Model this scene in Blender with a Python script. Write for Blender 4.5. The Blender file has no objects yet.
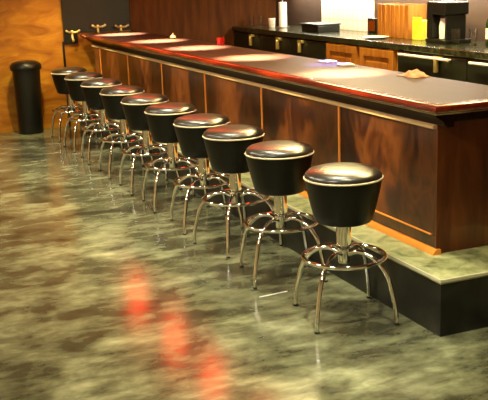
import bpy, bmesh, math, random
from mathutils import Vector, Matrix
random.seed(7)
PI = math.pi
SC = bpy.context.scene
COL = SC.collection

# ------------------------------------------------------------------ helpers
def link(o):
    COL.objects.link(o); return o

def obj(name, bm, m, parent=None, smooth=True, angle=40):
    me = bpy.data.meshes.new(name)
    bmesh.ops.recalc_face_normals(bm, faces=bm.faces)
    bm.to_mesh(me); bm.free()
    if smooth:
        for p in me.polygons: p.use_smooth = True
        try: me.set_sharp_from_angle(angle=math.radians(angle))
        except Exception: pass
    me.materials.append(m)
    o = bpy.data.objects.new(name, me); link(o)
    if parent is not None: o.parent = parent
    return o

def tag(o, label, cat, group=None):
    o['label'] = label; o['category'] = cat
    if group: o['group'] = group
    return o

def thing(name, label, cat, loc=(0, 0, 0), rz=0, group=None):
    o = bpy.data.objects.new(name, None); link(o)
    o.empty_display_size = .05
    o.location = loc; o.rotation_euler = (0, 0, rz)
    return tag(o, label, cat, group)

def struct(name, bm, m, parent=None):
    o = obj(name, bm, m, parent, smooth=False)
    if parent is None: o['kind'] = 'structure'
    return o

def box(bm, x0, x1, y0, y1, z0, z1, bev=0, seg=2):
    r = bmesh.ops.create_cube(bm, size=1)
    vs = r['verts']
    for v in vs:
        v.co = Vector((x0 + (v.co.x + .5) * (x1 - x0), y0 + (v.co.y + .5) * (y1 - y0), z0 + (v.co.z + .5) * (z1 - z0)))
    if bev:
        es = list({e for v in vs for e in v.link_edges})
        bmesh.ops.bevel(bm, geom=es, offset=bev, segments=seg, affect='EDGES', profile=.5)
    return bm

def B(*a, **k):
    return box(bmesh.new(), *a, **k)

def lathe(bm, prof, seg=40, c=(0, 0, 0), cap=True):
    rings = []
    for r, z in prof:
        if r < 1e-6:
            rings.append([bm.verts.new((c[0], c[1], c[2] + z))])
        else:
            rings.append([bm.verts.new((c[0] + r * math.cos(2 * PI * i / seg), c[1] + r * math.sin(2 * PI * i / seg), c[2] + z)) for i in range(seg)])
    for a, b in zip(rings, rings[1:]):
        for i in range(seg):
            j = (i + 1) % seg
            if len(a) == 1 and len(b) == 1: continue
            if len(a) == 1: bm.faces.new((a[0], b[i], b[j]))
            elif len(b) == 1: bm.faces.new((a[i], a[j], b[0]))
            else: bm.faces.new((a[i], a[j], b[j], b[i]))
    if cap:
        for q in (rings[0], rings[-1]):
            if len(q) > 2: bm.faces.new(q)
    return bm

def torus(bm, R, r, z, seg=56, n=12):
    g = [[bm.verts.new(((R + r * math.cos(2 * PI * j / n)) * math.cos(2 * PI * i / seg), (R + r * math.cos(2 * PI * j / n)) * math.sin(2 * PI * i / seg), z + r * math.sin(2 * PI * j / n))) for j in range(n)] for i in range(seg)]
    for i in range(seg):
        for j in range(n):
            bm.faces.new((g[i][j], g[(i + 1) % seg][j], g[(i + 1) % seg][(j + 1) % n], g[i][(j + 1) % n]))
    return bm

def tube(bm, pts, r, n=12):
    pts = [Vector(p) for p in pts]
    rings = []
    up = None
    for i, p in enumerate(pts):
        t = (pts[min(i + 1, len(pts) - 1)] - pts[max(i - 1, 0)]).normalized()
        if up is None:
            up = t.orthogonal().normalized()
        else:
            up = (up - t * up.dot(t)).normalized()
        w = t.cross(up)
        rr = r[i] if isinstance(r, (list, tuple)) else r
        rings.append([bm.verts.new(p + (up * math.cos(2 * PI * k / n) + w * math.sin(2 * PI * k / n)) * rr) for k in range(n)])
    for a, b in zip(rings, rings[1:]):
        for k in range(n):
            bm.faces.new((a[k], a[(k + 1) % n], b[(k + 1) % n], b[k]))
    bm.faces.new(rings[0]); bm.faces.new(rings[-1])
    return bm

def bez(ps, n=8):
    """Catmull-Rom through the points"""
    P = [Vector(p) for p in ps]
    P = [P[0] * 2 - P[1]] + P + [P[-1] * 2 - P[-2]]
    out = []
    for i in range(1, len(P) - 2):
        a, b, c, d = P[i - 1:i + 3]
        for k in range(n):
            t = k / n
            out.append(.5 * ((2 * b) + (c - a) * t + (2 * a - 5 * b + 4 * c - d) * t * t + (3 * b - a - 3 * c + d) * t ** 3))
    out.append(P[-2])
    return out

def prism_x(bm, prof, x0, x1):
    """closed (y,z) profile extruded along x"""
    a = [bm.verts.new((x0, y, z)) for y, z in prof]
    b = [bm.verts.new((x1, y, z)) for y, z in prof]
    n = len(prof)
    for i in range(n):
        bm.faces.new((a[i], a[(i + 1) % n], b[(i + 1) % n], b[i]))
    bm.faces.new(a); bm.faces.new(b)
    return bm

# ------------------------------------------------------------------ materials
def lin(h):
    def f(c):
        c /= 255
        return c / 12.92 if c <= .04045 else ((c + .055) / 1.055) ** 2.4
    return (f(h[0]), f(h[1]), f(h[2]), 1)

def mat(name, base, rough=.5, metal=0, spec=.5, coat=0, emit=None, estr=0, trans=0, ior=1.45):
    m = bpy.data.materials.new(name); m.use_nodes = True
    b = m.node_tree.nodes['Principled BSDF']
    b.inputs['Base Color'].default_value = lin(base)
    b.inputs['Roughness'].default_value = rough
    b.inputs['Metallic'].default_value = metal
    b.inputs['Specular IOR Level'].default_value = spec
    b.inputs['Coat Weight'].default_value = coat
    b.inputs['Coat Roughness'].default_value = .08
    b.inputs['Transmission Weight'].default_value = trans
    b.inputs['IOR'].default_value = ior
    if emit:
        b.inputs['Emission Color'].default_value = lin(emit)
        b.inputs['Emission Strength'].default_value = estr
    return m

def noisy(name, cols, scale=(1, 1, 1), nscale=4, detail=6, rough=.4, r2=None, metal=0, spec=.5, coat=0, bump=0, dist=0, pos=None, coords='Object', coatr=.08, nrough=.55):
    """colour ramp over stretched noise; the noise also varies the roughness a little"""
    m = mat(name, cols[0], rough, metal, spec, coat)
    nt = m.node_tree; N = nt.nodes; L = nt.links; b = N['Principled BSDF']
    b.inputs['Coat Roughness'].default_value = coatr
    tc = N.new('ShaderNodeTexCoord'); mp = N.new('ShaderNodeMapping'); mp.inputs['Scale'].default_value = scale
    no = N.new('ShaderNodeTexNoise'); no.inputs['Scale'].default_value = nscale; no.inputs['Detail'].default_value = detail
    no.inputs['Roughness'].default_value = nrough; no.inputs['Distortion'].default_value = dist
    cr = N.new('ShaderNodeValToRGB'); e = cr.color_ramp.elements
    pos = pos or [.3 + .4 * i / (len(cols) - 1) for i in range(len(cols))]
    e[0].position = pos[0]; e[0].color = lin(cols[0]); e[1].position = pos[-1]; e[1].color = lin(cols[-1])
    for p, c in list(zip(pos, cols))[1:-1]:
        q = e.new(p); q.color = lin(c)
    L.new(tc.outputs[coords], mp.inputs['Vector']); L.new(mp.outputs['Vector'], no.inputs['Vector'])
    L.new(no.outputs['Fac'], cr.inputs['Fac']); L.new(cr.outputs['Color'], b.inputs['Base Color'])
    if r2 is not None:
        mr = N.new('ShaderNodeMapRange'); mr.inputs['From Min'].default_value = .3; mr.inputs['From Max'].default_value = .7
        mr.inputs['To Min'].default_value = rough; mr.inputs['To Max'].default_value = r2
        L.new(no.outputs['Fac'], mr.inputs['Value']); L.new(mr.outputs['Result'], b.inputs['Roughness'])
    if bump:
        bp = N.new('ShaderNodeBump'); bp.inputs['Strength'].default_value = bump; bp.inputs['Distance'].default_value = .01
        L.new(no.outputs['Fac'], bp.inputs['Height']); L.new(bp.outputs['Normal'], b.inputs['Normal'])
    return m

M = {}
M['chrome'] = mat('chrome', (240, 238, 232), .08, 1)
M['brass'] = mat('brass', (236, 212, 140), .3, .8)
M['copper'] = mat('copper_trim', (255, 160, 62), .35, .1)
M['cream_trim'] = mat('cream_trim', (222, 182, 128), .4, .1)
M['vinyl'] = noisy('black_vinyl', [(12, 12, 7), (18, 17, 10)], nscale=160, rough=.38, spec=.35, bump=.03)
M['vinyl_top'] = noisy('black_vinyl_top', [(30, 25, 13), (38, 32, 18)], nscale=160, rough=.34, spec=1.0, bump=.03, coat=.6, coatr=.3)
M['piping'] = mat('piping', (222, 208, 172), .4)
M['rubber'] = mat('rubber', (14, 13, 11), .7)
# floor: stained, polished concrete - broad clouds with streaky mottling
def floor_mat():
    m = mat('stained_concrete', (120, 120, 90), .16, 0, .85)
    nt = m.node_tree; N = nt.nodes; L = nt.links; b = N['Principled BSDF']
    tc = N.new('ShaderNodeTexCoord')
    def noise(sc, rot, stretch, det, dist=.4):
        mp = N.new('ShaderNodeMapping'); mp.inputs['Scale'].default_value = stretch; mp.inputs['Rotation'].default_value = (0, 0, rot)
        n = N.new('ShaderNodeTexNoise'); n.inputs['Scale'].default_value = sc; n.inputs['Detail'].default_value = det; n.inputs['Distortion'].default_value = dist
        n.inputs['Roughness'].default_value = .6
        L.new(tc.outputs['Object'], mp.inputs['Vector']); L.new(mp.outputs['Vector'], n.inputs['Vector'])
        return n
    a = noise(2.0, .3, (1, 1, 1), 6, .3)
    c = noise(9, 1.15, (1.0, .5, 1), 6, .3)
    mx = N.new('ShaderNodeMath'); mx.operation = 'MULTIPLY_ADD'; mx.inputs[1].default_value = .55
    m2 = N.new('ShaderNodeMath'); m2.operation = 'MULTIPLY'; m2.inputs[1].default_value = .45
    L.new(c.outputs['Fac'], m2.inputs[0]); L.new(a.outputs['Fac'], mx.inputs[0]); L.new(m2.outputs[0], mx.inputs[2])
    cr = N.new('ShaderNodeValToRGB'); e = cr.color_ramp.elements
    st = [(.35, (40, 39, 29)), (.44, (74, 74, 54)), (.53, (112, 113, 85)), (.62, (150, 152, 118)), (.72, (198, 198, 164))]
    e[0].position = st[0][0]; e[0].color = lin(st[0][1]); e[1].position = st[-1][0]; e[1].color = lin(st[-1][1])
    for p, q in st[1:-1]:
        k = e.new(p); k.color = lin(q)
    L.new(mx.outputs[0], cr.inputs['Fac']); L.new(cr.outputs['Color'], b.inputs['Base Color'])
    mr = N.new('ShaderNodeMapRange'); mr.inputs['From Min'].default_value = .35; mr.inputs['From Max'].default_value = .65
    mr.inputs['To Min'].default_value = .15; mr.inputs['To Max'].default_value = .19
    L.new(c.outputs['Fac'], mr.inputs['Value']); L.new(mr.outputs['Result'], b.inputs['Roughness'])
    return m
M['floor'] = floor_mat()
M['tread'] = noisy('mottled_green_tread', [(84, 92, 52), (168, 170, 116), (206, 202, 150)], nscale=9, rough=.35, dist=.8)
M['tread_edge'] = mat('lit_edge_paint', (214, 210, 176), .4)
M['riser'] = noisy('black_stone', [(16, 17, 12), (30, 31, 24), (54, 54, 42)], nscale=6, rough=.4, dist=.7, pos=[.35, .5, .75])
M['panel'] = noisy('stained_walnut', [(24, 8, 3), (52, 20, 6), (98, 52, 14), (46, 16, 4)], scale=(2.0, 2.0, 1.1), nscale=2.6, detail=8, rough=.3, r2=.42, spec=.5, coat=.4, dist=.6, coatr=.22)
M['post'] = noisy('end_walnut', [(58, 24, 9), (98, 46, 17), (124, 66, 26)], scale=(3, 3, .5), nscale=3, detail=8, rough=.35, coat=.3, dist=.5)
M['bartop'] = noisy('varnished_bartop', [(42, 21, 14), (54, 28, 19), (68, 38, 24)], scale=(.35, 5, 5), nscale=5, detail=7, rough=.42, spec=.22)
M['nosing'] = noisy('red_mahogany', [(72, 16, 5), (112, 29, 9), (132, 40, 13)], scale=(.4, 6, 6), nscale=6, rough=.25, coat=.7, coatr=.1)
M['cove'] = noisy('dark_mahogany', [(30, 9, 4), (46, 15, 6)], scale=(.4, 6, 6), nscale=6, rough=.6, spec=.15)
M['wall_wood'] = noisy('golden_plywood', [(128, 74, 6), (162, 102, 12), (186, 130, 26)], scale=(1, .8, 2.6), nscale=2.6, detail=7, rough=.5, dist=1.4)
M['wall_red'] = noisy('red_brown_boards', [(56, 30, 10), (84, 46, 16)], scale=(1, 4, .6), nscale=4, rough=.7, spec=.1)
M['wall_dark'] = noisy('dark_plaster', [(58, 40, 24), (70, 48, 28)], nscale=3, rough=.8)
M['wall_pale'] = noisy('pale_plaster', [(200, 182, 146), (214, 196, 160)], nscale=3, rough=.8)
M['ceiling'] = noisy('plaster_ceiling', [(112, 96, 70), (124, 106, 78)], nscale=3, rough=.9)
M['black'] = noisy('black_enamel', [(12, 13, 10), (20, 21, 15)], nscale=5, rough=.35)
M['fridge'] = noisy('cooler_green_black', [(22, 26, 14), (30, 34, 18)], nscale=4, rough=.4)
M['counter'] = noisy('black_granite', [(26, 28, 16), (44, 46, 28), (74, 72, 44)], nscale=14, rough=.18, pos=[.35, .55, .8])
M['oak'] = noisy('oak_cabinet', [(118, 68, 18), (150, 94, 28), (178, 120, 42)], scale=(4, 4, .5), nscale=4, detail=7, rough=.45, dist=.4)
M['tile'] = None
M['white'] = mat('white_ceramic', (236, 232, 222), .3)
M['paper'] = mat('white_paper', (240, 236, 226), .7)
M['cloth'] = noisy('pinkish_cloth', [(190, 128, 96), (206, 146, 112)], nscale=30, rough=.8)
M['steel'] = mat('steel', (190, 186, 176), .3, 1)
M['glass'] = mat('clear_glass', (245, 245, 240), .03, 0, .5, trans=1)
M['red_glass'] = mat('red_glass', (130, 14, 10), .15, 0, .5)
M['red_lit'] = mat('red_lit_glass', (200, 30, 12), .2, emit=(255, 84, 44), estr=11)
M['bulb'] = mat('bulb', (255, 240, 210), .4, emit=(255, 225, 170), estr=8)
M['lamp_black'] = mat('lamp_metal', (24, 22, 19), .4, .5)
M['diffuser'] = mat('fill_diffuser', (255, 240, 214), .5, emit=(255, 214, 140), estr=9)  # glowing face of the added ceiling fill lights
M['amber'] = mat('amber_glass', (150, 70, 12), .1, trans=.4)
M['yellow'] = noisy('yellow_carton', [(196, 190, 40), (214, 206, 70)], nscale=9, rough=.6)
M['green_glass'] = mat('green_glass', (40, 70, 26), .1, trans=.4)
M['led'] = mat('strip_light', (255, 246, 230), .5, emit=(255, 238, 205), estr=14)
def tile_mat():
    m = mat('white_tile', (238, 232, 214), .25)
    nt = m.node_tree; N = nt.nodes; L = nt.links; b = N['Principled BSDF']
    tc = N.new('ShaderNodeTexCoord'); mp = N.new('ShaderNodeMapping'); mp.inputs['Rotation'].default_value = (PI / 2, 0, 0)
    br = N.new('ShaderNodeTexBrick'); br.offset = 0
    br.inputs['Scale'].default_value = 6; br.inputs['Brick Width'].default_value = .62; br.inputs['Row Height'].default_value = .62
    br.inputs['Mortar Size'].default_value = .015
    br.inputs['Color1'].default_value = lin((240, 234, 216)); br.inputs['Color2'].default_value = lin((232, 226, 206)); br.inputs['Mortar'].default_value = lin((176, 160, 128))
    L.new(tc.outputs['Object'], mp.inputs['Vector']); L.new(mp.outputs['Vector'], br.inputs['Vector']); L.new(br.outputs['Color'], b.inputs['Base Color'])
    return m
M['tile'] = tile_mat()

# ------------------------------------------------------------------ the room
FX, BY = -6.8, 2.79
RX, NY, CZ = 4.6, -4.2, 2.9
struct('floor', B(FX - .1, RX + .1, NY - .1, BY + .1, -.1, 0), M['floor'])
struct('ceiling', B(FX - .1, RX + .1, NY - .1, BY + .1, CZ, CZ + .1), M['ceiling'])
struct('wall_far', B(FX - .1, FX, NY, .93, 0, CZ), M['wall_wood'])
struct('wall_far_boards', B(FX - .1, FX, .93, BY, 0, CZ), M['wall_red'])
struct('wall_back', B(FX - .1, RX + .1, BY, BY + .1, 0, CZ), M['wall_dark'])
struct('wall_front', B(FX - .1, RX + .1, NY - .1, NY, 0, CZ), M['wall_pale'])
struct('wall_near', B(RX, RX + .1, NY, BY, 0, CZ), M['wall_pale'])
struct('trim_1', B(FX, FX + .02, .12, .14, 0, .97), M['black'])           # black seam in the plywood wall
struct('trim_2', B(FX, FX + .035, .925, .95, 1.06, CZ), M['wall_red'])
tp = struct('trim_3', B(-5.56, -4.44, BY - .012, BY, 1.03, 1.56), M['tile'])    # tiled splashback

# dark board with brass hooks above the bar end
bd = thing('hook_board', 'black hook board on the far wall above the end of the bar', 'hook rack', (FX + .001, .535, 1.06))
bm = B(0, .03, -.395, .385, 0, 1.0); box(bm, 0, .03, -.395, -.24, -.12, 0); obj('board', bm, M['black'], bd, smooth=False)
for y, z in ((-.30, -.01), (.0, .035), (.27, .02)):
    bm = bmesh.new()
    box(bm, .03, .038, y - .012, y + .012, z - .05, z + .04, .002)
    tube(bm, bez([(.036, y, z + .02), (.07, y - .04, z + .02), (.085, y - .07, z + .034)], 6), .012, 8)
    tube(bm, bez([(.036, y, z + .02), (.07, y + .04, z + .02), (.085, y + .07, z + .034)], 6), .012, 8)
    tube(bm, bez([(.036, y, z - .02), (.065, y, z - .075), (.085, y, z - .06)], 6), .012, 8)
    for s in (-1, 1): bmesh.ops.create_uvsphere(bm, u_segments=10, v_segments=8, radius=.014, matrix=Matrix.Translation((.086, y + s * .072, z + .037)))
    obj('hook', bm, M['brass'], bd)

# dark waste bin at the far wall
bn = thing('waste_bin', 'slim black waste bin with a domed lid against the far plywood wall', 'bin', (FX + .2, -.345, 0))
obj('body', lathe(bmesh.new(), [(.12, 0), (.135, .01), (.15, .68), (.15, .7), (.14, .7)], 32), M['black'], bn)
obj('lid', lathe(bmesh.new(), [(.165, .70), (.172, .71), (.172, .745), (.15, .78), (.09, .8), (0, .805)], 32), M['black'], bn)

# ------------------------------------------------------------------ the bar
YP, XC = .456, .10          # panel plane and near corner of the bar
YS, XS, ZS = .250, .457, .275   # raised step: face plane, near end, height
st = thing('footrest_step', 'long raised step with a mottled green tread and black riser under the bar', 'step', (0, 0, 0))
obj('riser', B(FX, XS, YS, .98, 0, ZS - .022), M['riser'], st, smooth=False)
obj('tread', B(FX, XS, YS, .98, ZS - .022, ZS, .002), M['tread'], st, smooth=False)
bm = bmesh.new(); box(bm, FX, XS + .004, YS - .004, YS + .004, ZS - .012, ZS + .002); box(bm, XS - .004, XS + .004, YS + .004, .98, ZS - .012, ZS + .002)
obj('lit_edge', bm, M['tread_edge'], st, smooth=False)  # pale strip paints in the light catching the step edge

bar = thing('bar_counter', 'long dark walnut bar front with copper trim lines behind the row of stools', 'bar')
xs = [-.873 - 1.107 * k for k in range(6)]
FB = FX + .1
edges = [XC] + [x for x in xs if x > FB + .05] + [FB]
for a, b in zip(edges, edges[1:]):
    obj('panel', B(b + .007, a - (.007 if a != XC else 0), YP, YP + .03, .372, .905), M['panel'], bar, smooth=False)
    obj('plinth_board', B(b + .001, a - .001 * (a != XC), YP, YP + .03, ZS + .03, .364), M['panel'], bar, smooth=False)
for x in xs:
    obj('upright_trim', B(x - .009, x + .009, YP - .008, YP + .02, .372, .905, .002), M['copper'], bar, smooth=False)
obj('lower_trim', B(FB, XC - .03, YP - .006, YP + .02, .364, .372, .001), M['copper'], bar, smooth=False)
bm = prism_x(bmesh.new(), [(YP + .01, .902), (YP - .020, .902), (YP - .026, .906), (YP - .026, .914), (YP - .020, .920), (YP + .01, .924)], FB, XC + .005)
obj('upper_trim', bm, M['cream_trim'], bar)
pf = [(YP + .02, ZS + .001)] + [(YP - .026 * math.cos(t), ZS + .001 + .026 * math.sin(t)) for t in [PI / 2 * i / 6 for i in range(7)]] + [(YP + .02, ZS + .027)]
obj('base_moulding', prism_x(bmesh.new(), pf, FB, XC + .028), M['copper'], bar)
obj('end_panel', B(XC, XC + .012, YP + .0, .93, ZS + .001, .93), M['post'], bar, smooth=False)
obj('carcass', B(FB, XC - .002, YP + .031, .92, ZS + .001, .999), M['cove'], bar, smooth=False)
pf = [(YP + .03, .924), (YP - .006, .924), (YP - .02, .934), (YP - .028, .952), (YP - .066, .975), (YP - .09, .999), (YP + .03, .999)]
obj('cove_moulding', prism_x(bmesh.new(), pf, FB, XC + .1), M['cove'], bar)
obj('end_cove', B(XC + .012, XC + .1, YP + .03, .93, .945, .999, .008), M['cove'], bar, smooth=False)

YT, XT, ZT = .306, .31, 1.05
bt = thing('bar_worktop', 'long varnished bar top with red mahogany rounded edge', 'worktop')
obj('slab', B(FB, XT - .05, YT + .05, .95, 1.0, ZT - .001), M['bartop'], bt, smooth=False)
def nose(y, s):     # rounded rail profile
    pr = [(y + s * .05, 1.0), (y + s * .03, 1.0), (y + s * .024, 1.008), (y + s * .012, 1.01)]
    for i in range(9):
        t = -PI / 2 + PI * i / 8
        pr.append((y + s * (.02 - .02 * math.cos(t)), 1.03 + .02 * math.sin(t)))
    pr += [(y + s * .05, ZT)]
    return pr
bm = bmesh.new()
pr = nose(YT, 1)
# rail runs along the front, mitres round the near corner and along the end
ra = [bm.verts.new((FB, y, z)) for y, z in pr]
rb = [bm.verts.new((XT - (y - YT), y, z)) for y, z in pr]
rc = [bm.verts.new((XT - (y - YT), .95, z)) for y, z in pr]
n = len(pr)
for p_, q_ in ((ra, rb), (rb, rc)):
    for i in range(n): bm.faces.new((p_[i], p_[(i + 1) % n], q_[(i + 1) % n], q_[i]))
bm.faces.new(ra); bm.faces.new(rc)
obj('edge_rail', bm, M['nosing'], bt)

# ------------------------------------------------------------------ stools
ZP, RS = .70, .19
def seat_parts(root):
    pr = [(0, .482), (.118, .482), (.134, .488), (.142, .500), (.150, .53), (.163, .58), (.174, .63), (.182, .67), (.186, .693), (.186, .699)]
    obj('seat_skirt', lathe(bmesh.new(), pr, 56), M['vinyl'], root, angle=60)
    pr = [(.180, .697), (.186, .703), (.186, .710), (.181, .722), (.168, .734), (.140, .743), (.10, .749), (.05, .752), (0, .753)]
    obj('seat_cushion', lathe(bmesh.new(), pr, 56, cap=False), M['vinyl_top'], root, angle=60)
    o = obj('piping', torus(bmesh.new(), .187, .0048, ZP), M['piping'], root)
    o['label'] = 'cream piping round the seat'

def make_stool():
    r = thing('bar_stool', 'x', 'stool', (0, 0, 0), 0, 'bar stools along the bar')
    seat_parts(r)
    pr = [(.037, .350), (.037, .482)]
    obj('column', lathe(bmesh.new(), pr, 28), M['chrome'], r)
    pr = [(0, .268), (.022, .270), (.030, .278), (.031, .34), (.034, .346), (.040, .349), (.040, .356), (.037, .358)]
    obj('hub', lathe(bmesh.new(), pr, 28), M['chrome'], r)
    obj('foot_ring', torus(bmesh.new(), .199, .0115, .306), M['chrome'], r)
    RF = .278
    for k in range(4):
        a = k * PI / 2
        prof = [(.026, .318), (.07, .336), (.12, .332), (.165, .310), (.205, .276), (.238, .222), (.258, .150), (RF - .002, .07), (RF + .001, .006)]
        bm = tube(bmesh.new(), bez([(q * math.cos(a), q * math.sin(a), z) for q, z in prof], 5), .0112, 12)
        lg = obj('leg', bm, M['chrome'], r)
        c = (( RF + .001) * math.cos(a), (RF + .001) * math.sin(a), 0)
        obj('foot_cap', lathe(bmesh.new(), [(.0125, 0), (.0130, .003), (.0126, .009), (.0115, .010)], 16, c), M['rubber'], lg)
    return r

def copy_tree(o, parent=None):
    c = o.copy(); COL.objects.link(c)
    if parent is not None: c.parent = parent
    for ch in list(o.children): copy_tree(ch, c)
    return c

SX = [0, -.725, -1.389, -1.949, -2.61, -3.245, -3.919, -4.624, -5.319, -5.983]
TH = [-56, -57, -124, -51, -50, -47, -47, -49, -43, -45]
ordinal = ['frontmost and largest black vinyl bar stool, nearest the camera',
           'second black vinyl bar stool counting from the camera', 'third black vinyl bar stool counting from the camera',
           'fourth black vinyl bar stool counting from the camera', 'fifth black vinyl bar stool counting from the camera',
           'sixth black vinyl bar stool counting from the camera', 'fourth black vinyl bar stool counting from the far wall',
           'third black vinyl bar stool counting from the far wall', 'second black vinyl bar stool counting from the far wall',
           'farthest black vinyl bar stool, next to the plywood wall']
proto = make_stool()
for i in range(10):
    s = proto if i == 0 else copy_tree(proto)
    s.location = (SX[i], 0, 0); s.rotation_euler = (0, 0, math.radians(TH[i])); s['label'] = ordinal[i]

# ------------------------------------------------------------------ back counter
YC = 2.23
def cooler(label, x0, x1, n, latches, handle=None):
    t = thing('bar_cooler', label, 'cooler', ((x0 + x1) / 2, YC, 0), 0)
    h = (x1 - x0) / 2
    obj('body', B(-h, h, .02, .52, 0, .974), M['black'], t, smooth=False)
    w = 2 * h / n
    for k in range(n):
        d = obj('door', B(-h + k * w + .006, -h + (k + 1) * w - .006, -.015, .019, .1, .964, .006), M['fridge'], t, smooth=False)
        if handle:
            bm = tube(bmesh.new(), [(-h + k * w + .08, -.05, .945), (-h + (k + 1) * w - .2, -.05, .945)], .012, 10)
            for q in (-h + k * w + .09, -h + (k + 1) * w - .21): tube(bm, [(q, -.05, .945), (q, -.014, .945)], .007, 8)
            obj('rail_handle', bm, M['white'], d)  # plain white stands in for the bright reflection on the steel
        lx = latches[k] - (x0 + x1) / 2
        bm = bmesh.new()
        box(bm, lx - .05, lx + .05, -.05, -.014, .932, .962, .006)
        box(bm, lx - .018, lx + .012, -.065, -.03, .835, .94, .006)
        obj('latch', bm, M['brass'], d)
    return t
cooler('long black bar cooler with three brass latches, at the far end of the back counter', FX + .02, -4.41, 3, [-6.2, -5.46, -4.92])
cooler('green-black bar cooler with a steel handle rail, at the right of the oak cabinets', -3.08, -1.1, 2, [-2.45, -1.5], True)
def cabinet(label, x0, x1):
    t = thing('oak_cabinet', label, 'cabinet', ((x0 + x1) / 2, YC, 0), 0, 'oak cabinets under the back counter')
    h = (x1 - x0) / 2
    obj('body', B(-h, h, .012, .52, 0, .974), M['oak'], t, smooth=False)
    bm = bmesh.new()
    box(bm, -h + .03, h - .03, -.012, .011, .1, .96)
    d = obj('door', bm, M['oak'], t, smooth=False)
    bm = bmesh.new()
    for a in ((-h + .03, -h + .10, .1, .96), (h - .10, h - .03, .1, .96), (-h + .10, h - .10, .1, .17), (-h + .10, h - .10, .89, .96)):
        box(bm, a[0], a[1], -.026, -.012, a[2], a[3], .004)
    obj('door_frame', bm, M['oak'], d, smooth=False)
    obj('raised_panel', B(-h + .14, h - .14, -.024, -.012, .21, .85, .01), M['oak'], d, smooth=False)
cabinet('oak cabinet with a raised door panel, next to the black cooler with brass latches', -4.40, -3.75)
cabinet('oak cabinet with a raised door panel, next to the green-black cooler', -3.74, -3.10)
cabinet('oak cabinet with a raised door panel, at the near end of the back counter', -1.08, -.1)
ct = thing('back_countertop', 'long black granite worktop along the back wall', 'worktop')
obj('slab', B(FX, -.08, 2.20, BY, .976, 1.03, .006), M['counter'], ct, smooth=False)

ZC = 1.03
# things on the back counter
def bottle(name, label, x, y, m, h=.28, r=.036, group='bottles on the back counter', capm='black'):
    t = thing(name, label, 'bottle', (x, y, ZC), 0, group)
    obj('glass_body', lathe(bmesh.new(), [(r * .9, 0), (r, .006), (r, h * .58), (r * .8, h * .66), (r * .38, h * .76), (r * .36, h * .94), (r * .42, h * .95), (r * .42, h * .97)], 24), m, t)
    obj('label', lathe(bmesh.new(), [(r + .0008, h * .18), (r + .0008, h * .46)], 24, cap=False), M['paper'], t)
    obj('cap', lathe(bmesh.new(), [(r * .44, h * .955), (r * .44, h), (0, h)], 16), M[capm], t)
    return t
tr = thing('black_tray', 'low black box with a lid on the counter beside the white tiles', 'box', (-5.03, 2.49, ZC))
obj('body', B(-.19, .19, -.13, .13, 0, .07, .008), M['black'], tr, smooth=False)
obj('lid', B(-.2, .2, -.14, .14, .071, .088, .006), M['black'], tr, smooth=False)
ph = thing('paper_towel_stand', 'white paper towel roll on a steel stand on the back counter', 'paper towel holder', (-5.96, 2.49, ZC))
obj('base', lathe(bmesh.new(), [(.08, 0), (.08, .012), (.0, .014)], 28), M['steel'], ph)
obj('rod', lathe(bmesh.new(), [(.007, .012), (.007, .32), (0, .325)], 12), M['steel'], ph)
obj('roll', lathe(bmesh.new(), [(.045, .016), (.046, .018), (.046, .285), (.045, .287)], 28), M['paper'], ph)
def cup(label, x, y, m='white', h=.1, r=.04, name='mug'):
    t = thing(name, label, 'mug', (x, y, ZC))
    obj('cup', lathe(bmesh.new(), [(0, 0), (r * .8, 0), (r * .86, .004), (r, h), (r * .92, h), (r * .78, .01), (0, .008)], 28, cap=False), M[m], t)
    obj('handle', tube(bmesh.new(), bez([(r * .9, 0, h * .82), (r * 1.5, 0, h * .78), (r * 1.6, 0, h * .45), (r * .86, 0, h * .22)], 6), .006, 8), M[m], t)
cup('white mug on the back counter left of the paper towel roll', -6.22, 2.47)
def tumbler(label, x, y, h=.12, r=.035):
    t = obj('glass_tumbler', lathe(bmesh.new(), [(0, 0), (r * .8, 0), (r, h), (r * .93, h), (r * .74, .012), (0, .012)], 28, cap=False), M['glass'])
    t.location = (x, y, ZC)
    return tag(t, label, 'glass', 'clear tumblers on the back counter')
tumbler('clear tumbler at the far corner of the back counter by the far wall', -6.66, 2.40)
tumbler('second clear tumbler from the far wall on the back counter', -6.52, 2.46)
fr = thing('photo_frame', 'small dark framed amber picture on the back counter right of the white tiles', 'picture frame', (-4.30, 2.68, ZC))
obj('frame', B(-.085, .085, 0, .02, 0, .15, .006), M['black'], fr, smooth=False)
obj('picture', B(-.06, .06, -.003, .0, .025, .125), M['amber'], fr, smooth=False)
# slatted wine crate
cr_ = thing('slatted_crate', 'slatted wooden crate standing on the back counter', 'crate', (-3.685, 2.64, ZC))
for k in range(7):
    obj('slat', B(-.27 + k * .078, -.27 + k * .078 + .062, -.1, -.085, 0, .3, .003), M['oak'], cr_, smooth=False)
obj('back_board', B(-.27, .26, .08, .095, 0, .3), M['oak'], cr_, smooth=False)
obj('side_board', B(-.27, -.255, -.085, .08, 0, .3), M['oak'], cr_, smooth=False)
obj('side_board', B(.245, .26, -.085, .08, 0, .3), M['oak'], cr_, smooth=False)
yb = thing('yellow_carton', 'yellow-green carton on the back counter beside the coffee maker', 'carton', (-3.255, 2.58, ZC), .05)
obj('box', B(-.07, .07, -.06, .06, 0, .17, .003), M['yellow'], yb, smooth=False)
obj('flap', B(-.068, .068, -.055, -.052, .17, .2), M['yellow'], yb, smooth=False)
# plate with napkins before the crate
pl = obj('serving_plate', lathe(bmesh.new(), [(0, .0), (.07, 0), (.12, .014), (.122, .018), (.07, .006), (0, .005)], 36, cap=False), M['white'])
pl.location = (-3.7, 2.37, ZC); tag(pl, 'white plate lying on the black worktop in front of the crate', 'plate')
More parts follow.
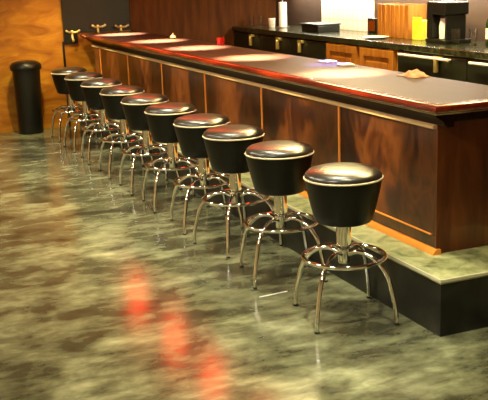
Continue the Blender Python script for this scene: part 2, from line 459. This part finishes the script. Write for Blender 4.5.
# coffee maker
cm = thing('coffee_maker', 'black coffee maker with a white jug at the right of the worktop', 'coffee maker', (-2.82, 2.54, ZC), -.1)
obj('base', B(-.16, .17, -.12, .12, 0, .035, .008), M['black'], cm, smooth=False)
obj('tower', B(-.16, -.07, -.11, .11, .035, .34, .01), M['black'], cm, smooth=False)
obj('brew_head', B(-.07, .16, -.11, .11, .235, .34, .01), M['black'], cm, smooth=False)
obj('side_column', B(.12, .15, -.09, .09, .035, .235, .006), M['black'], cm, smooth=False)
jg = obj('jug', lathe(bmesh.new(), [(.04, 0), (.052, .004), (.056, .1), (.045, .16), (.047, .17), (0, .17)], 28, (.03, -.03, .036)), M['white'], cm)
obj('jug_lid', lathe(bmesh.new(), [(.047, .171), (.045, .185), (0, .188)], 28, (.03, -.03, .036)), M['black'], jg)
tumbler('clear tumbler just right of the coffee maker', -2.56, 2.44, .13)
tumbler('clear tumbler farther right of the coffee maker', -2.46, 2.54, .13)
bottle('wine_bottle', 'green bottle with a paper label right of the coffee maker', -2.32, 2.6, M['green_glass'], .3)
bottle('wine_bottle', 'amber bottle with a paper label right of the coffee maker', -2.18, 2.62, M['amber'], .27)
# strip light above the tiles, fixed under the wall shelf
sh = thing('wall_shelf', 'dark wall shelf with a strip light above the back counter', 'shelf', (-4.4, BY, 1.6))
obj('board', B(-2, 2, -.2, 0, 0, .03, .003), M['oak'], sh, smooth=False)
sl = obj('strip_light', B(-1.9, 1.9, -.14, -.08, -.03, 0, .004), M['lamp_black'], sh, smooth=False)
obj('light_tube', B(-1.88, 1.88, -.132, -.088, -.042, -.03, .003), M['led'], sl, smooth=False)

# ------------------------------------------------------------------ small things on the bar and floor
cd = thing('votive_candle', 'small red glass votive on the back edge of the bar', 'candle holder', (-3.83, .89, ZT))
obj('cup', lathe(bmesh.new(), [(0, 0), (.028, 0), (.033, .01), (.035, .066), (.031, .066), (.027, .012), (0, .012)], 28, cap=False), M['red_glass'], cd)
obj('wax', lathe(bmesh.new(), [(.0, .013), (.0265, .013), (.029, .04), (0, .04)], 20, cap=False), M['red_glass'], cd)
bl = thing('service_bell', 'tiny brass service bell on the back edge of the bar toward the far wall', 'bell', (-5.05, .86, ZT))
obj('base', lathe(bmesh.new(), [(.036, 0), (.036, .006), (.03, .008)], 24), M['lamp_black'], bl)
obj('dome', lathe(bmesh.new(), [(.032, .009), (.031, .018), (.022, .032), (.008, .038), (0, .039)], 24), M['brass'], bl)
obj('button', lathe(bmesh.new(), [(.004, .038), (.004, .046), (.008, .047), (.007, .052), (0, .053)], 12), M['brass'], bl)
def napkin(label, x, y, rz, w=.11, d=.09):
    bm = bmesh.new(); box(bm, -w / 2, w / 2, -d / 2, d / 2, 0, .006, .002); box(bm, -w / 2 + .004, w / 2, -d / 2 + .003, d / 2 - .004, .0062, .011, .002)
    o = obj('paper_napkin', bm, M['paper'], smooth=False); o.location = (x, y, ZT); o.rotation_euler = (0, 0, rz)
    return tag(o, label, 'napkin', 'folded napkins on the back edge of the bar')
napkin('folded white napkin on the bar back edge, the one farther from the camera', -1.84, .89, .1)
napkin('folded white napkin on the bar back edge, the one nearer the camera', -1.57, .885, -.15)
bm = bmesh.new()
N_ = 26
g = []
for i in range(N_):
    row = []
    for j in range(N_):
        u, v = i / (N_ - 1) * 2 - 1, j / (N_ - 1) * 2 - 1
        rr = math.sqrt(u * u + v * v)
        h = max(0, 1 - rr ** 2.2) * .03 * (1 + .35 * math.sin(7 * u + 3 * v) * math.cos(5 * v - 2 * u)) + .004
        row.append(bm.verts.new((u * .085 * (1 + .08 * math.sin(6 * v)), v * .06 * (1 + .1 * math.sin(5 * u)), h)))
    g.append(row)
for i in range(N_ - 1):
    for j in range(N_ - 1): bm.faces.new((g[i][j], g[i + 1][j], g[i + 1][j + 1], g[i][j + 1]))
r_ = bmesh.ops.extrude_face_region(bm, geom=list(bm.faces))
for v in [e for e in r_['geom'] if isinstance(e, bmesh.types.BMVert)]: v.co.z = 0.0
ck = obj('bar_cloth', bm, M['cloth'], angle=80); ck.location = (-.75, .88, ZT)
tag(ck, 'crumpled pinkish bar cloth on the back edge near the bar end', 'cloth')
bm = tube(bmesh.new(), [(-.085, 0, .004), (.085, 0, .004)], .0036, 10)
sw = obj('drinking_straw', bm, M['paper']); sw.location = (-.43, -.19, 0); sw.rotation_euler = (0, 0, math.radians(95))
tag(sw, 'thin white straw lying on the floor beside the second stool', 'straw')

# ------------------------------------------------------------------ lamps
def light(name, kind, loc, power, color, target=None, **k):
    d = bpy.data.lights.new(name, kind); d.energy = power; d.color = color
    for a, b in k.items(): setattr(d, a, b)
    o = bpy.data.objects.new(name, d); link(o); o.location = loc
    if target is not None:
        o.rotation_euler = (Vector(target) - Vector(loc)).to_track_quat('-Z', 'Y').to_euler()
    return o
WARM = (1, .80, .50)
PX = [-6.2, -4.85, -3.75, -2.55, -1.17]
PZ = 2.13
pend = None
names = ['red glass pendant lamp over the bar nearest the far wall', 'second red glass pendant over the bar from the far wall',
         'middle red glass pendant lamp over the bar', 'second red glass pendant over the bar from its near end', 'red glass pendant lamp over the near end of the bar']
for i, x in enumerate(PX):
    if pend is None:
        pend = thing('pendant_lamp', names[0], 'pendant lamp', (x, .64, PZ), 0, 'red pendants over the bar')
        obj('shade', lathe(bmesh.new(), [(.105, -.22), (.108, -.22), (.125, -.08), (.115, .0), (.075, .08), (.02, .1), (.018, .1), (.072, .075), (.111, .0), (.121, -.08)], 32, cap=False), M['red_lit'], pend)
        obj('cap', lathe(bmesh.new(), [(.024, .095), (.024, .13), (.008, .145), (0, .145)], 20), M['lamp_black'], pend)
        obj('cord', tube(bmesh.new(), [(0, 0, .14), (0, 0, CZ - PZ)], .004, 8), M['lamp_black'], pend)
        t = pend
    else:
        t = copy_tree(pend); t.location = (x, .64, PZ); t['label'] = names[i]
    light('pendant_light', 'SPOT', (x, .64, PZ - .19), 2700, (1, .86, .58), (x, .64, 0), spot_size=math.radians(40), spot_blend=1, shadow_soft_size=.02)
# ceiling downlights over the floor, each with its housing
dl = None
DL = [(1.0, -.2), (-.25, -.2), (-1.5, -.2), (-2.75, -.2), (-4.0, -.2), (-5.3, -.2)]
for i, (x, y) in enumerate(DL):
    if dl is None:
        dl = thing('downlight', 'round recessed downlight in the plaster ceiling', 'downlight', (x, y, CZ), 0, 'ceiling downlights')
        obj('rim', torus(bmesh.new(), .07, .01, -.004), M['steel'], dl)
        obj('bulb', lathe(bmesh.new(), [(0, -.003), (.06, -.003), (.06, 0), (0, 0)], 24, cap=False), M['bulb'], dl)
    else:
        t = copy_tree(dl); t.location = (x, y, CZ)
    light('downlight_light', 'SPOT', (x, y, CZ - .02), 300, (1, .94, .66), (x, -.15, 0), spot_size=math.radians(64), spot_blend=1, shadow_soft_size=.07)
# added unseen fill lights over the aisle, for highlights on the stool seats
ff = None
for i, (x, lb) in enumerate([(-2.9, 'added long fill light over the aisle nearer the far wall'), (-.7, 'added long fill light over the aisle at the near end of the bar')]):
    if ff is None:
        ff = thing('added_aisle_light', lb, 'ceiling light', (x, 1.6, CZ), 0, 'added fill lights over the aisle')
        obj('housing', B(-.95, .95, -.17, .17, -.05, -.001, .006), M['lamp_black'], ff, smooth=False)
        obj('diffuser', B(-.92, .92, -.14, .14, -.06, -.051, .003), M['diffuser'], ff, smooth=False)
    else:
        t = copy_tree(ff); t.location = (x, 1.6, CZ); t['label'] = lb
    light('aisle_fill_light', 'AREA', (x, 1.6, CZ - .075), 150 if x < -1 else 115, (1, .81, .35), (x, 1.6, 0), shape='RECTANGLE', size=1.84, size_y=.28)
# added unseen front fill panels, to brighten the chrome and soften shadows
pp = None
for i, (x, lb) in enumerate([(1.4, 'added square fill panel nearest the camera'), (-1.1, 'middle added square fill panel'), (-3.6, 'added square fill panel nearest the far wall')]):
    if pp is None:
        pp = thing('added_fill_panel', lb, 'ceiling light', (x, -2.6, CZ), 0, 'added square fill panels')
        obj('frame', B(-.36, .36, -.36, .36, -.04, -.001, .006), M['steel'], pp, smooth=False)
        obj('diffuser', B(-.32, .32, -.32, .32, -.05, -.041, .003), M['diffuser'], pp, smooth=False)
    else:
        t = copy_tree(pp); t.location = (x, -2.6, CZ); t['label'] = lb
    light('fill_panel_light', 'AREA', (x, -2.6, CZ - .06), 80, (1, .95, .78), (x, -1.2, 0), shape='SQUARE', size=.62)
# added unseen narrow spots, each brightening a patch of one bar panel
sp = None
for a, b in zip(edges, edges[1:]):
    x = (a + b) / 2
    if sp is None:
        sp = thing('added_spot', 'small black ceiling spot added to brighten the bar front', 'spot lamp', (x, -1.7, CZ), 0, 'added ceiling spots for the bar front')
        obj('mount', lathe(bmesh.new(), [(0, -.02), (.04, -.02), (.04, -.001), (0, -.001)], 20), M['lamp_black'], sp)
        bm = lathe(bmesh.new(), [(.0, .07), (.035, .07), (.042, 0), (.045, -.07), (.038, -.07), (.035, -.04), (0, -.04)], 24, cap=False)
        bmesh.ops.transform(bm, matrix=Matrix.Translation((0, 0, -.11)) @ Matrix.Rotation(math.radians(44), 4, 'X'), verts=bm.verts)
        obj('lamp_head', bm, M['lamp_black'], sp)
    else:
        t = copy_tree(sp); t.location = (x, -1.7, CZ)
    light('added_spot_light', 'SPOT', (x, -1.64, CZ - .2), 900, (1, .82, .42), (x - .06, YP, .74), spot_size=math.radians(13), spot_blend=1, shadow_soft_size=.03)
# orange wall wash on the plywood
light('wall_wash_light', 'SPOT', (-5.5, -.35, 2.7), 300, (1, .78, .30), (-6.8, -.05, .1), spot_size=math.radians(44), spot_blend=.9, shadow_soft_size=.05)
# strip light over the back counter
light('strip_light_light', 'AREA', (-4.4, 2.735, 1.54), 90, (1, .9, .72), (-4.4, 2.735, 0), shape='RECTANGLE', size=3.7, size_y=.04)
# blue neon glow on the bar
light('blue_light', 'SPOT', (-2.0, 1.6, 2.2), 2600, (.12, .13, 1), (-1.74, .84, 1.05), spot_size=math.radians(14), spot_blend=.8, shadow_soft_size=.02)

w = bpy.data.worlds.new('room_dark'); SC.world = w; w.use_nodes = True
w.node_tree.nodes['Background'].inputs['Color'].default_value = (.02, .016, .01, 1)

# ------------------------------------------------------------------ camera
cam = bpy.data.cameras.new('camera'); co = bpy.data.objects.new('camera', cam); link(co)
cam.sensor_width = 36; cam.lens = 931.23 / 488 * 36; cam.clip_start = .05
r = Vector((0.38761501, 0.92120124, -0.03380653)); u = Vector((-0.20678466, 0.12263102, 0.97067077)); f = Vector((-0.89832884, 0.36925588, -0.23802391))
m = Matrix(((r.x, u.x, -f.x), (r.y, u.y, -f.y), (r.z, u.z, -f.z))).to_4x4()
m.translation = Vector((3.839053, -2.094762, 1.668703))
co.matrix_world = m
SC.camera = co
SC.view_settings.view_transform = 'Standard'; SC.view_settings.look = 'None'
SC.view_settings.exposure = 0; SC.view_settings.gamma = 1; SC.view_settings.use_curve_mapping = False
